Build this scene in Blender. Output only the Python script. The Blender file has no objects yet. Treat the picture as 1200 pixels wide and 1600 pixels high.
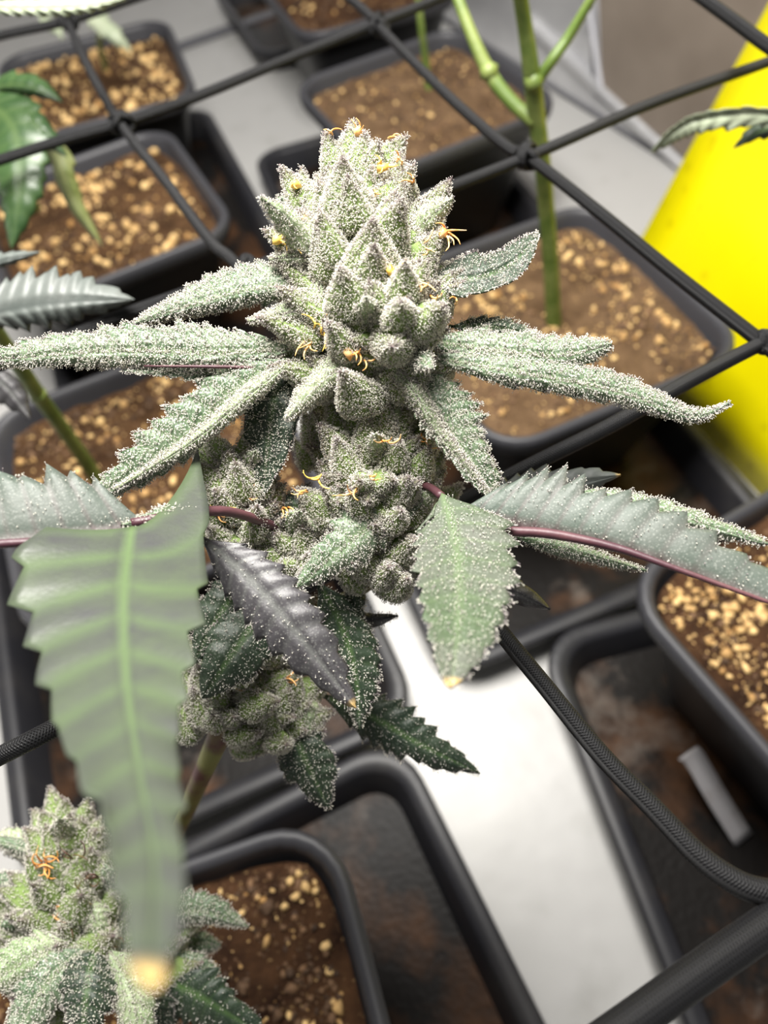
import bpy, math, random
import numpy as np
from mathutils import noise as mnoise, Vector

# ------------------------------------------------------------------ camera, world, lights, exposure
TH, RO, FPX = math.radians(33.65), math.radians(-9.281), 1146.7
POT_H, POT_S = .13, .18
CAM = np.array([0, 0, POT_H + 1.859 * POT_S])
FW = np.array([0, math.sin(TH), -math.cos(TH)])
_r0 = np.array([1., 0, 0]); _u0 = np.cross(_r0, FW)
RT = math.cos(RO) * _r0 + math.sin(RO) * _u0
UP = -math.sin(RO) * _r0 + math.cos(RO) * _u0
scene = bpy.context.scene
COL = scene.collection
cd = bpy.data.cameras.new('camera'); cam = bpy.data.objects.new('camera', cd); COL.objects.link(cam)
from mathutils import Matrix
cam.matrix_world = Matrix(((RT[0], UP[0], -FW[0], CAM[0]), (RT[1], UP[1], -FW[1], CAM[1]), (RT[2], UP[2], -FW[2], CAM[2]), (0, 0, 0, 1)))
cd.sensor_fit = 'VERTICAL'; cd.sensor_height = 24; cd.sensor_width = 18
cd.lens = 24 * FPX / 1600
cd.clip_start = .005
cd.dof.use_dof = True; cd.dof.focus_distance = .172; cd.dof.aperture_fstop = cd.lens * 1e-3 / .0027
scene.camera = cam

world = bpy.data.worlds.new('world'); scene.world = world; world.use_nodes = True
world.node_tree.nodes['Background'].inputs[0].default_value = (1, .98, .95, 1)
world.node_tree.nodes['Background'].inputs[1].default_value = .15

def area(name, loc, target, size, power, color=(1, .97, .92)):
    ld = bpy.data.lights.new(name, 'AREA'); ld.shape = 'RECTANGLE'; ld.size, ld.size_y = size; ld.energy = power; ld.color = color
    o = bpy.data.objects.new(name, ld); COL.objects.link(o); o.location = loc
    o.rotation_euler = (Vector(target) - Vector(loc)).to_track_quat('-Z', 'Y').to_euler()
    return o
area('grow_light', (-.03, .31, .82), (-.02, .28, 0), (.30, .30), 12.5)
scene.cycles.diffuse_bounces = 6; scene.cycles.max_bounces = 14; scene.cycles.transmission_bounces = 8

scene.view_settings.view_transform = 'Standard'; scene.view_settings.look = 'None'
scene.view_settings.gamma = 1; scene.view_settings.use_curve_mapping = False
scene.view_settings.exposure = .46

R = random.Random(7); NP = np.random.default_rng(11)

# ------------------------------------------------------------------ helpers
def ray(x, y): return FW + RT * (x - 600) / FPX - UP * (y - 800) / FPX
def W(x, y, d): return CAM + ray(x, y) * d                       # a point seen at (x, y), d metres deep
def Z(x, y, z):
    d = ray(x, y); return CAM + d * ((z - CAM[2]) / d[2])         # the same on a level plane
def unit(v): return v / (np.linalg.norm(v) + 1e-12)

def spline(pts, n):
    P = np.array(pts, float); m = len(P)
    if m == 2: return P[0] + (P[1] - P[0]) * np.linspace(0, 1, n)[:, None]
    E = np.vstack([2 * P[0] - P[1], P, 2 * P[-1] - P[-2]])
    out = []
    for t in np.linspace(0, m - 1, n):
        i = min(int(t), m - 2); f = t - i
        a, b, c, d = E[i:i + 4]
        out.append(.5 * (2 * b + (c - a) * f + (2 * a - 5 * b + 4 * c - d) * f * f + (3 * b - a - 3 * c + d) * f ** 3))
    return np.array(out)

ORIGIN = {}
def link(o, parent=None):
    COL.objects.link(o)
    if parent is not None: o.parent = parent
    return o
def props(o, label=None, cat=None, group=None, kind=None):
    for k, v in (('label', label), ('category', cat), ('group', group), ('kind', kind)):
        if v: o[k] = v
    return o
def thing(name, loc, label, cat, group=None):
    o = bpy.data.objects.new(name, None); o.location = loc; o.empty_display_size = .02
    ORIGIN[o.name] = np.array(loc, float); link(o); props(o, label, cat, group); return o
def origin(parent): return ORIGIN.get(parent.name, np.zeros(3)) if parent is not None else np.zeros(3)

def mesh(name, v, f, mat, parent=None, smooth=True, attrs=None, uv=None, kind=None, at=None):
    v = np.asarray(v, float)
    org = origin(parent)
    if parent is None and at is not None: org = np.array(at, float)
    me = bpy.data.meshes.new(name)
    me.from_pydata((v - org).tolist(), [], [list(map(int, q)) for q in f])
    if smooth: me.polygons.foreach_set('use_smooth', [True] * len(me.polygons))
    for k, a in (attrs or {}).items():
        at_ = me.attributes.new(k, 'FLOAT', 'POINT'); at_.data.foreach_set('value', np.asarray(a, np.float32))
    if uv is not None:
        l = me.uv_layers.new(name='uv'); idx = np.zeros(len(me.loops), np.int32); me.loops.foreach_get('vertex_index', idx)
        l.data.foreach_set('uv', np.asarray(uv, np.float32)[idx].ravel())
    me.materials.append(mat); me.update()
    o = bpy.data.objects.new(name, me)
    if parent is not None: ORIGIN[o.name] = org
    elif at is not None: o.location = org; ORIGIN[o.name] = org
    link(o, parent)
    if kind: o['kind'] = kind
    return o

def rows_faces(nr, nc, closed=False, base=0):
    f = []
    for i in range(nr - 1):
        for j in range(nc if closed else nc - 1):
            k = (j + 1) % nc
            f.append((base + i * nc + j, base + i * nc + k, base + (i + 1) * nc + k, base + (i + 1) * nc + j))
    return f

def tube_geo(pts, rad, n=10, per=6, taper=None):
    C = spline(pts, max(2, (len(pts) - 1) * per + 1)); m = len(C)
    T = np.gradient(C, axis=0); T /= np.linalg.norm(T, axis=1)[:, None] + 1e-12
    a = unit(np.cross(T[0], [.3, .2, .9])); v = []; uv = []; L = 0
    rr = np.interp(np.linspace(0, 1, m), np.linspace(0, 1, len(rad)), rad) if np.ndim(rad) else np.full(m, rad)
    for i in range(m):
        a = unit(a - T[i] * a.dot(T[i])); b = np.cross(T[i], a)
        if i: L += np.linalg.norm(C[i] - C[i - 1])
        for j in range(n):
            t = 2 * math.pi * j / n
            v.append(C[i] + rr[i] * (math.cos(t) * a + math.sin(t) * b)); uv.append((j / n, L))
    f = rows_faces(m, n, True)
    f.append(tuple(range(n))[::-1]); f.append(tuple((m - 1) * n + j for j in range(n)))
    return np.array(v), f, uv
def tube(name, pts, rad, mat, parent=None, n=10, per=6, at=None):
    v, f, uv = tube_geo(pts, rad, n, per)
    return mesh(name, v, f, mat, parent, uv=uv, at=at)

# ------------------------------------------------------------------ materials
def newmat(name):
    m = bpy.data.materials.new(name); m.use_nodes = True
    nt = m.node_tree; return m, nt, nt.nodes['Principled BSDF'], nt.nodes['Material Output']
def N(nt, t, **kw):
    n = nt.nodes.new('ShaderNode' + t)
    for k, v in kw.items():
        if k in n.inputs: n.inputs[k].default_value = v
        else: setattr(n, k, v)
    return n
def c4(c): return (c[0], c[1], c[2], 1)
def mixc(nt, fac, a, b):
    n = nt.nodes.new('ShaderNodeMix'); n.data_type = 'RGBA'
    for s, v in ((n.inputs[0], fac), (n.inputs[6], a), (n.inputs[7], b)):
        if hasattr(v, 'is_output'): nt.links.new(v, s)
        else: s.default_value = c4(v) if isinstance(v, tuple) else v
    return n.outputs[2]
def ramp(nt, sock, lo, hi, a=0., b=1.):
    n = N(nt, 'MapRange'); nt.links.new(sock, n.inputs[0])
    for i, v in zip((1, 2, 3, 4), (lo, hi, a, b)): n.inputs[i].default_value = v
    return n.outputs[0]
def noise(nt, scale, detail=3., rough=.55, coord='Object'):
    tc = N(nt, 'TexCoord'); n = N(nt, 'TexNoise', Scale=scale, Detail=detail, Roughness=rough)
    nt.links.new(tc.outputs[coord], n.inputs['Vector']); return n.outputs['Fac']
def bump(nt, p, sock, strength=.3, dist=.001):
    b = N(nt, 'Bump', Strength=strength, Distance=dist); nt.links.new(sock, b.inputs['Height']); nt.links.new(b.outputs[0], p.inputs['Normal'])

def plastic(name, col, rough=.4, dust=None, dscale=30, lo=.5, hi=.75, spec=.5):
    m, nt, p, o = newmat(name)
    p.inputs['Roughness'].default_value = rough; p.inputs['Specular IOR Level'].default_value = spec
    if dust: nt.links.new(mixc(nt, ramp(nt, noise(nt, dscale, 6), lo, hi), col, dust), p.inputs['Base Color'])
    else: p.inputs['Base Color'].default_value = c4(col)
    bump(nt, p, noise(nt, 900, 2), .08, .0004)
    return m
M_POT = plastic('black_pot_plastic', (.011, .011, .012), .42, (.03, .028, .026), 25, .55, .9, .25)
M_RIM = plastic('rim_plastic', (.036, .036, .041), .45, None, 30, .5, .75, .3)
M_TRAY = plastic('tray_plastic', (.016, .016, .019), .42, (.034, .032, .031), 18, .5, .8, .3)
M_STAIN, nt, p, o = newmat('wet_dirty_tray_floor')
a = mixc(nt, ramp(nt, noise(nt, 16, 8, .62), .46, .66), (.007, .006, .0055), (.062, .028, .012))
a = mixc(nt, ramp(nt, noise(nt, 9, 8, .7), .55, .70), a, (.125, .105, .09))
nt.links.new(a, p.inputs['Base Color']); p.inputs['Roughness'].default_value = .4; p.inputs['Specular IOR Level'].default_value = .1
bump(nt, p, noise(nt, 260, 4), .35, .001)

M_FLOOR, nt, p, o = newmat('white_reflective_floor')
nt.links.new(mixc(nt, ramp(nt, noise(nt, 22, 6), .55, .8), (.41, .405, .395), (.34, .335, .32)), p.inputs['Base Color'])
p.inputs['Roughness'].default_value = .42; p.inputs['Metallic'].default_value = .05; p.inputs['Specular IOR Level'].default_value = .3
bump(nt, p, noise(nt, 14, 3), .25, .006)
M_WALL, nt, p, o = newmat('silver_tent_fabric')
nt.links.new(mixc(nt, ramp(nt, noise(nt, 9, 4), .35, .7), (.78, .78, .79), (.55, .55, .57)), p.inputs['Base Color'])
p.inputs['Roughness'].default_value = .3; p.inputs['Metallic'].default_value = .6
bump(nt, p, noise(nt, 12, 3), .45, .012)
M_PANEL, nt, p, o = newmat('brown_panel')
nt.links.new(mixc(nt, ramp(nt, noise(nt, 8, 3), .35, .7), (.15, .12, .095), (.23, .19, .155)), p.inputs['Base Color']); p.inputs['Roughness'].default_value = .55
bump(nt, p, noise(nt, 700, 2), .2, .0006)
M_SEAM = plastic('dark_seam', (.09, .09, .1), .7)
M_THREAD = plastic('grey_stitching', (.42, .42, .45), .7)

M_YEL, nt, p, o = newmat('yellow_sticky_card')
vo = N(nt, 'TexVoronoi', Scale=55.); tc = N(nt, 'TexCoord'); nt.links.new(tc.outputs['Object'], vo.inputs['Vector'])
spots = N(nt, 'Math', operation='MULTIPLY'); nt.links.new(ramp(nt, vo.outputs['Distance'], .10, .28, 1., 0.), spots.inputs[0]); nt.links.new(ramp(nt, noise(nt, 14, 4), .40, .55), spots.inputs[1])
a = mixc(nt, ramp(nt, noise(nt, 10, 3), .3, .7), (.68, .60, .0), (.62, .54, .0))
sc = N(nt, 'Math', operation='MULTIPLY'); sc.inputs[1].default_value = .4; nt.links.new(spots.outputs[0], sc.inputs[0])
nt.links.new(mixc(nt, sc.outputs[0], a, (.38, .30, .0)), p.inputs['Base Color']); p.inputs['Roughness'].default_value = .35

def soilmat(name, dark, lite):
    m, nt, p, o = newmat(name)
    a = mixc(nt, ramp(nt, noise(nt, 45, 8, .7), .35, .68), dark, lite)
    a = mixc(nt, ramp(nt, noise(nt, 420, 3, .7), .62, .72), a, (.42, .27, .12))
    nt.links.new(a, p.inputs['Base Color']); p.inputs['Roughness'].default_value = .95; p.inputs['Specular IOR Level'].default_value = .15
    bump(nt, p, noise(nt, 380, 6, .7), .9, .003); return m
M_SOIL = soilmat('coco_soil', (.030, .014, .006), (.115, .060, .027))
M_SOIL2 = soilmat('dry_coco_soil', (.065, .036, .018), (.185, .115, .063))
M_SOIL3 = soilmat('dark_coco_soil', (.024, .011, .006), (.10, .048, .022))
def grain(name, c1, c2):
    m, nt, p, o = newmat(name)
    oi = N(nt, 'Attribute', attribute_name='tone')
    nt.links.new(mixc(nt, oi.outputs['Fac'], c1, c2), p.inputs['Base Color']); p.inputs['Roughness'].default_value = .8
    bump(nt, p, noise(nt, 1500, 3), .4, .0006); return m
M_PERL = grain('perlite', (.30, .155, .045), (.70, .48, .21))
M_CLOD = grain('soil_crumb', (.035, .017, .008), (.17, .092, .043))

M_CORD, nt, p, o = newmat('braided_black_cord')
tc = N(nt, 'TexCoord'); sx = N(nt, 'SeparateXYZ'); nt.links.new(tc.outputs['UV'], sx.inputs[0])
def wave(ku, kv):
    a = N(nt, 'Math', operation='MULTIPLY'); a.inputs[1].default_value = ku; nt.links.new(sx.outputs[0], a.inputs[0])
    b = N(nt, 'Math', operation='MULTIPLY_ADD'); b.inputs[1].default_value = kv; nt.links.new(sx.outputs[1], b.inputs[0]); nt.links.new(a.outputs[0], b.inputs[2])
    s = N(nt, 'Math', operation='SINE'); nt.links.new(b.outputs[0], s.inputs[0]); return s.outputs[0]
mx = N(nt, 'Math', operation='MAXIMUM'); nt.links.new(wave(6.2832 * 11, 9500), mx.inputs[0]); nt.links.new(wave(-6.2832 * 11, 9500), mx.inputs[1])
nt.links.new(mixc(nt, ramp(nt, mx.outputs[0], -.2, 1), (.003, .003, .0033), (.010, .010, .011)), p.inputs['Base Color']); p.inputs['Specular IOR Level'].default_value = .22
p.inputs['Roughness'].default_value = .5
bump(nt, p, mx.outputs[0], .5, .0003)

M_TAG = plastic('grey_plant_label', (.33, .32, .33), .5, (.25, .23, .22), 60)

def leafmat(name, c1, c2, vein, speck=.0, rough=.5, nscale=60, spec=.5, vstr=1., trans=.15):
    m, nt, p, o = newmat(name)
    a = mixc(nt, ramp(nt, noise(nt, nscale, 4, .6), .35, .65), c1, c2)
    at = N(nt, 'Attribute', attribute_name='vein')
    vf = N(nt, 'Math', operation='MULTIPLY'); vf.inputs[1].default_value = vstr; nt.links.new(at.outputs['Fac'], vf.inputs[0])
    a = mixc(nt, vf.outputs[0], a, vein)
    tp = N(nt, 'Attribute', attribute_name='tip')
    a = mixc(nt, tp.outputs['Fac'], a, (.60, .42, .16))
    if speck:
        tc = N(nt, 'TexCoord'); vo = N(nt, 'TexVoronoi', Scale=1500.); nt.links.new(tc.outputs['Object'], vo.inputs['Vector'])
        s = N(nt, 'Math', operation='MULTIPLY'); nt.links.new(ramp(nt, vo.outputs['Distance'], .2, .42, 1., 0.), s.inputs[0])
        nt.links.new(ramp(nt, noise(nt, 110, 3), .35, .65, speck * .4, speck), s.inputs[1])
        a = mixc(nt, s.outputs[0], a, (.82, .83, .76))
    nt.links.new(a, p.inputs['Base Color']); p.inputs['Roughness'].default_value = rough; p.inputs['Specular IOR Level'].default_value = spec
    bump(nt, p, noise(nt, 900, 3), .25, .0004)
    tr = N(nt, 'BsdfTranslucent'); nt.links.new(a, tr.inputs['Color'])
    ms = N(nt, 'MixShader'); ms.inputs[0].default_value = trans
    nt.links.new(p.outputs[0], ms.inputs[1]); nt.links.new(tr.outputs[0], ms.inputs[2]); nt.links.new(ms.outputs[0], o.inputs['Surface'])
    return m
M_FROSTY = leafmat('frosted_leaf', (.06, .11, .052), (.17, .23, .14), (.22, .30, .15), .75)
M_PALE = leafmat('pale_sugar_leaf', (.26, .36, .18), (.42, .50, .30), (.30, .36, .2), .8, trans=.25)
M_DARK = leafmat('dark_green_leaf', (.016, .032, .018), (.034, .055, .030), (.085, .16, .045), .12)
M_PURP = leafmat('purple_grey_leaf', (.028, .026, .029), (.056, .052, .057), (.115, .12, .11), .1, .5, spec=.7)
M_BROAD = leafmat('broad_green_leaf', (.06, .088, .045), (.098, .105, .085), (.105, .15, .07), .15, .62, spec=.3)
M_NEAR = leafmat('pale_green_leaf', (.052, .054, .053), (.068, .085, .054), (.095, .145, .058), .0, .42, 70, .6, 1., .2)
M_UNDER = leafmat('grey_green_underside', (.062, .084, .066), (.092, .105, .090), (.07, .03, .036), .12, .55)
M_UNDER2 = leafmat('blue_grey_underside', (.10, .115, .105), (.15, .16, .15), (.05, .06, .055), .0, .5)
M_GREEN = leafmat('plain_green_leaf', (.020, .050, .014), (.038, .075, .022), (.06, .10, .03), .0, .4)
M_YELGREEN = leafmat('yellowing_leaf', (.17, .21, .06), (.25, .27, .11), (.32, .34, .14), .0, .5)
M_BGREEN = leafmat('back_leaf', (.28, .33, .22), (.36, .40, .28), (.42, .46, .33), .15, .5)
M_BRACT, nt, p, o = newmat('bract_skin')
at = N(nt, 'Attribute', attribute_name='along')
a = mixc(nt, ramp(nt, noise(nt, 150, 4), .35, .65), (.19, .33, .06), (.42, .55, .19))
a = mixc(nt, ramp(nt, at.outputs['Fac'], .62, 1.), a, (.24, .16, .18))
tc = N(nt, 'TexCoord'); vo = N(nt, 'TexVoronoi', Scale=1500.); nt.links.new(tc.outputs['Object'], vo.inputs['Vector'])
a = mixc(nt, ramp(nt, vo.outputs['Distance'], .2, .38, .3, 0.), a, (.85, .86, .78))
nt.links.new(a, p.inputs['Base Color']); p.inputs['Roughness'].default_value = .55
bump(nt, p, noise(nt, 1100, 3), .5, .0006)
tr = N(nt, 'BsdfTranslucent'); nt.links.new(a, tr.inputs['Color']); ms = N(nt, 'MixShader'); ms.inputs[0].default_value = .35
nt.links.new(p.outputs[0], ms.inputs[1]); nt.links.new(tr.outputs[0], ms.inputs[2]); nt.links.new(ms.outputs[0], o.inputs['Surface'])

M_FROST, nt, p, o = newmat('resin_glands')
at = N(nt, 'Attribute', attribute_name='fc')
a = mixc(nt, at.outputs['Fac'], (.97, .955, .87), (.40, .33, .36))
nt.links.new(a, p.inputs['Base Color']); p.inputs['Roughness'].default_value = .25
tr = N(nt, 'BsdfTranslucent'); nt.links.new(a, tr.inputs['Color']); ms = N(nt, 'MixShader'); ms.inputs[0].default_value = .5
nt.links.new(p.outputs[0], ms.inputs[1]); nt.links.new(tr.outputs[0], ms.inputs[2]); nt.links.new(ms.outputs[0], o.inputs['Surface'])
M_PIST = plastic('orange_pistil', (.72, .30, .06), .5, (.85, .55, .25), 300, .4, .6)
M_PISTY = plastic('yellow_pistil', (.88, .62, .13), .5, (.80, .45, .08), 300, .4, .6)
def stemmat(name, c1, c2, s=50):
    m, nt, p, o = newmat(name)
    nt.links.new(mixc(nt, ramp(nt, noise(nt, s, 4), .4, .62), c1, c2), p.inputs['Base Color']); p.inputs['Roughness'].default_value = .5
    bump(nt, p, noise(nt, 300, 3), .3, .0006); return m
M_STEM = stemmat('green_stem', (.085, .135, .022), (.17, .21, .055))
M_STEMP = stemmat('purple_green_stem', (.10, .035, .035), (.20, .20, .06), 70)
M_PURST = stemmat('purple_stem', (.055, .018, .026), (.10, .04, .045))

# ------------------------------------------------------------------ setting
def slab(name, pts, mat, kind=None, parent=None, nrm=(0, 0, -1), t=.004, at=None):
    P = np.array(pts, float); k = len(P); Q = P + np.array(nrm) * t
    f = [tuple(range(k)), tuple(range(2 * k - 1, k - 1, -1))] + [(i, k + i, k + (i + 1) % k, (i + 1) % k) for i in range(k)]
    o = mesh(name, np.vstack([P, Q]), f, mat, parent, smooth=False, at=at)
    if kind: o['kind'] = kind
    return o
slab('floor', [(-1.1, -.7, 0), (1.0, -.7, 0), (1.0, 1.7, 0), (-1.1, 1.7, 0)], M_FLOOR, 'structure')
wl0, wl1 = Z(850, 130, 0), Z(1060, 262, 0)
wd = unit(wl1 - wl0); wn = np.array([-wd[1], wd[0], 0]); wn = wn if wn.dot(CAM - wl0) > 0 else -wn
wa, wb = wl0 - wd * .9, wl0 + wd * 1.5
zz = np.array([0, 0, 1.1])
wall = slab('wall_right', [wa, wb, wb + zz, wa + zz], M_WALL, 'structure', nrm=-wn, t=.01)
slab('wall_left', [(-.8, -.6, 0), (-.8, 1.7, 0), (-.8, 1.7, 1.1), (-.8, -.6, 1.1)], M_WALL, 'structure', nrm=(-1, 0, 0), t=.01)
slab('wall_back', [(-.8, 1.62, 0), (1., 1.62, 0), (1., 1.62, 1.1), (-.8, 1.62, 1.1)], M_WALL, 'structure', nrm=(0, 1, 0), t=.01)
def onwall(x, y, off=0.):
    d = ray(x, y); P0 = wl0 + wn * off
    return CAM + d * ((P0 - CAM).dot(wn) / d.dot(wn))
# the seam along the foot of the wall, the hem above it and a mottled brown panel just off the wall
tube('wall_seam', [wl0 - wd * .3 + wn * .002 + zz * .002, wl0 + wd * .8 + wn * .002 + zz * .002], .0022, M_SEAM, wall, 8)
h0, h1 = onwall(945, 135), onwall(1075, 245)
hd = unit(h1 - h0)
fl_up = onwall(938, -60)
panel_pts = [h0 + wn * .004, h0 + hd * .55 + wn * .004, h0 + hd * .55 + wn * .004 + np.array([0, 0, .6]), h0 + wn * .004 + (fl_up - h0) * 3]
panel = slab('wall_panel', panel_pts, M_PANEL, None, wall, nrm=-wn, t=.0045)
tube('panel_piping', [h0 + hd * .55 + wn * .005, h0 + wn * .005, h0 + wn * .005 + (fl_up - h0) * 3], .0035, M_THREAD, panel, 8, 2)
tube('hem_stitching', [h0 - hd * .012 + wn * .003 - zz * .012, h0 + hd * .5 + wn * .003 - zz * .012], .0012, M_THREAD, wall, 6)
tube('side_stitching', [h0 - hd * .016 + wn * .003, h0 - hd * .016 + wn * .003 + (fl_up - h0) * 2.5], .0012, M_SEAM, wall, 6)
tube('wall_hem', [onwall(820, 30, .004), onwall(920, 122, .004), onwall(1070, 262, .004), onwall(1200, 380, .004)], .006, M_WALL, wall, 8)
o = tube('floor_strap', [Z(230, 96, .004), Z(287, 71, .004), Z(431, 20, .004), Z(520, -16, .004)], .0062, M_SEAM, None, 8, at=Z(287, 71, 0))
props(o, 'black strap lying across the silver floor between two pot columns', 'strap')

# yellow sticky card leaning out towards the wall behind the pot
A0 = np.array([.215, .475, .001]); ad = np.array([.276, -.961, 0.])
rr_ = ray(1165, 75); dd = (A0 - CAM).dot(ad) / rr_.dot(ad)
T0 = CAM + rr_ * dd; cu = T0 - A0
cu = cu * (.42 / np.linalg.norm(cu))
cn = unit(np.cross(ad, cu)); cn = cn if cn.dot(CAM - A0) > 0 else -cn
card = thing('sticky_trap', A0, 'large yellow sticky insect card leaning behind the right-hand soil pot', 'sticky trap')
def cardpt(a, b): return A0 + ad * a + cu * b
nx, ny = 8, 12; v = []
for j in range(ny + 1):
    for i in range(nx + 1):
        a_, b_ = i / nx, j / ny
        v.append(cardpt(a_ * .262, b_) + cn * (.002 * math.sin(3 * a_) + .0015 * math.sin(4 * b_)))
cb = mesh('card_sheet', v, rows_faces(ny + 1, nx + 1), M_YEL, card)
sm = cb.modifiers.new('s', 'SOLIDIFY'); sm.thickness = .0008

# ------------------------------------------------------------------ trays and pots
def rring(cx, cy, w, h, r, z, yaw, n=6):
    out = []; c, s = math.cos(yaw), math.sin(yaw)
    for q, (sx, sy) in enumerate(((1, 1), (-1, 1), (-1, -1), (1, -1))):
        for k in range(n + 1):
            t = math.pi / 2 * (q + k / n)
            x = sx * (w / 2 - r) + r * math.cos(t); y = sy * (h / 2 - r) + r * math.sin(t)
            out.append((cx + c * x - s * y, cy + s * x + c * y, z))
    return out
def loft(rings, caps=(True, True)):
    n = len(rings[0]); v = [p_ for r_ in rings for p_ in r_]; f = rows_faces(len(rings), n, True)
    if caps[0]: f.append(tuple(range(n))[::-1])
    if caps[1]: f.append(tuple((len(rings) - 1) * n + j for j in range(n)))
    return v, f
TRG = 'square black drip trays under the pots'
def tray(x, y, yaw, w, h, label, hgt=.028):
    yw = math.radians(yaw); t = thing('drip_tray', (x, y, 0), label, 'tray', TRG)
    P = [(w - .022, h - .022, .020, .0006), (w - .006, h - .006, .026, hgt - .006), (w, h, .03, hgt - .006), (w, h, .03, hgt - .001), (w - .003, h - .003, .029, hgt),
         (w - .020, h - .020, .024, hgt), (w - .024, h - .024, .022, hgt - .003), (w - .036, h - .036, .018, .004)]
    v, f = loft([rring(x, y, a, b, r, z, yw) for a, b, r, z in P], (True, False)); mesh('tray_body', v, f, M_TRAY, t)
    v, f = loft([rring(x, y, w - .036, h - .036, .018, .004, yw), rring(x, y, w - .06, h - .06, .012, .0035, yw)], (False, True))
    mesh('stained_floor', v, f, M_STAIN, t)
    return t
def ico():
    g = (1 + 5 ** .5) / 2
    v = np.array([(-1, g, 0), (1, g, 0), (-1, -g, 0), (1, -g, 0), (0, -1, g), (0, 1, g), (0, -1, -g), (0, 1, -g), (g, 0, -1), (g, 0, 1), (-g, 0, -1), (-g, 0, 1)], float)
    v /= np.linalg.norm(v[0])
    f = [(0, 11, 5), (0, 5, 1), (0, 1, 7), (0, 7, 10), (0, 10, 11), (1, 5, 9), (5, 11, 4), (11, 10, 2), (10, 7, 6), (7, 1, 8), (3, 9, 4), (3, 4, 2), (3, 2, 6), (3, 6, 8), (3, 8, 9), (4, 9, 5), (2, 4, 11), (6, 2, 10), (8, 6, 7), (9, 8, 1)]
    return v, np.array(f)
IV, IF = ico()
def grains(name, pts, rad, mat, parent, tone):
    n = len(pts)
    j = 1 + NP.uniform(-.42, .42, (n, 12, 1)); sc_ = NP.uniform(.65, 1.2, (n, 1, 3))
    v = pts[:, None, :] + IV[None] * j * sc_ * rad[:, None, None]
    f = (IF[None] + 12 * np.arange(n)[:, None, None]).reshape(-1, 3)
    return mesh(name, v.reshape(-1, 3), f, mat, parent, smooth=True, attrs={'tone': np.repeat(tone, 12)}, kind='stuff')
def soil_h(x, y, seed, amp):
    return amp * (mnoise.noise((x * 28, y * 28, seed)) * .6 + mnoise.noise((x * 75, y * 75, seed + 5)) * .35 + mnoise.noise((x * 190, y * 190, seed + 9)) * .22)
POTG = 'square black soil pots'
def pot(px, py, yaw, label, nperl, ncl, prad, smat, amp=.004, seed=0, region=None, fill=.009, thick_h=POT_H):
    x, y, yw, H = px * POT_S, py * POT_S, math.radians(yaw), thick_h
    t = thing('soil_pot', (x, y, .0045), label, 'pot', POTG)
    b = .108
    P = [(b, b, .014, .0047), (b + .003, b + .003, .017, .008), (.160, .160, .026, H - .018), (.161, .161, .026, H - .016)]
    v, f = loft([rring(x, y, a, c, r, z, yw) for a, c, r, z in P] + [rring(x, y, .157, .157, .024, H - .016, yw), rring(x, y, b - .004, b - .004, .012, .009, yw)], (True, True))
    mesh('pot_body', v, f, M_POT, t)
    P = [(.157, .157, .024, H - .016), (.163, .163, .026, H - .016), (.1735, .1735, .029, H - .0155), (.178, .178, .031, H - .011), (.18, .18, .032, H - .005), (.178, .178, .031, H - .0012),
         (.174, .174, .029, H), (.169, .169, .027, H - .001), (.165, .165, .026, H - .004), (.1635, .1635, .025, H - .010), (.157, .157, .023, H - .017)]
    v, f = loft([rring(x, y, a, c, r, z, yw) for a, c, r, z in P], (False, False)); mesh('rim', v, f, M_RIM, t)
    # soil
    n = 46; s = .161; c_, s_ = math.cos(yw), math.sin(yw); v = []
    def loc2w(a, c): return x + c_ * a - s_ * c, y + s_ * a + c_ * c
    def sz(a, c):
        e = max(abs(a), abs(c)) / (s / 2)
        return H - fill + soil_h(a, c, seed, amp) - .004 * max(0, e - .75) / .25
    for j in range(n + 1):
        for i in range(n + 1):
            a, c = (i / n - .5), (j / n - .5)
            m_ = max(abs(a), abs(c)); l_ = math.hypot(a, c) + 1e-9; k = 1 - .10 * (min(abs(a), abs(c)) / (m_ + 1e-9)) ** 4
            a, c = a * s * k, c * s * k
            wx, wy = loc2w(a, c); v.append((wx, wy, sz(a, c)))
    mesh('soil', v, rows_faces(n + 1, n + 1), smat, t)
    def scatter(cnt, r0, r1, sink, clump):
        pts = []; rad = []
        while len(pts) < cnt:
            a, c = NP.uniform(-.5, .5, 2) * (s - .012)
            if abs(a) + abs(c) > .145: continue
            if mnoise.noise((a * 26 + 3.1, c * 26, seed + 20)) < clump * (NP.random() ** 2 * 1.2 - .45): continue
            r = r0 + (r1 - r0) * NP.random() ** 3.2
            wx, wy = loc2w(a, c); pts.append((wx, wy, sz(a, c) + r * sink)); rad.append(r)
        return np.array(pts), np.array(rad)
    pts, rad = scatter(ncl, .0006, .0026, .1, .3); grains('soil_crumbs', pts, rad, M_CLOD, t, NP.random(ncl))
    pts, rad = scatter(nperl, prad[0], prad[1], .3, .9); grains('perlite_grains', pts, rad, M_PERL, t, NP.random(nperl) ** .8)
    return t
def tray_at(corner, which, yaw, w, h, label):
    e1 = np.array([math.cos(math.radians(yaw)), math.sin(math.radians(yaw))]); e2 = np.array([-e1[1], e1[0]])
    sx = {'L': 1, 'R': -1}[which[1]]; sy = {'T': -1, 'B': 1}[which[0]]
    c = np.array(corner[:2]) + e1 * sx * w / 2 + e2 * sy * h / 2
    return tray(c[0], c[1], yaw, w, h, label)
tray_at((.0213, .1608), 'BL', 14, .250, .262, 'black drip tray half hidden under the pot beside the yellow card')
tray_at((.004, .1405), 'BR', 15, .246, .275, 'black drip tray under the pot behind the main flower, long right side on white floor')
tray_at((-.012, .1340), 'TR', 18, .236, .236, 'black tray with wet brown floor around the bottom centre pot')
tray_at((.0809, .179), 'TL', 6, .240, .250, 'black tray holding a grey label strip and dried white residue')
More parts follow.
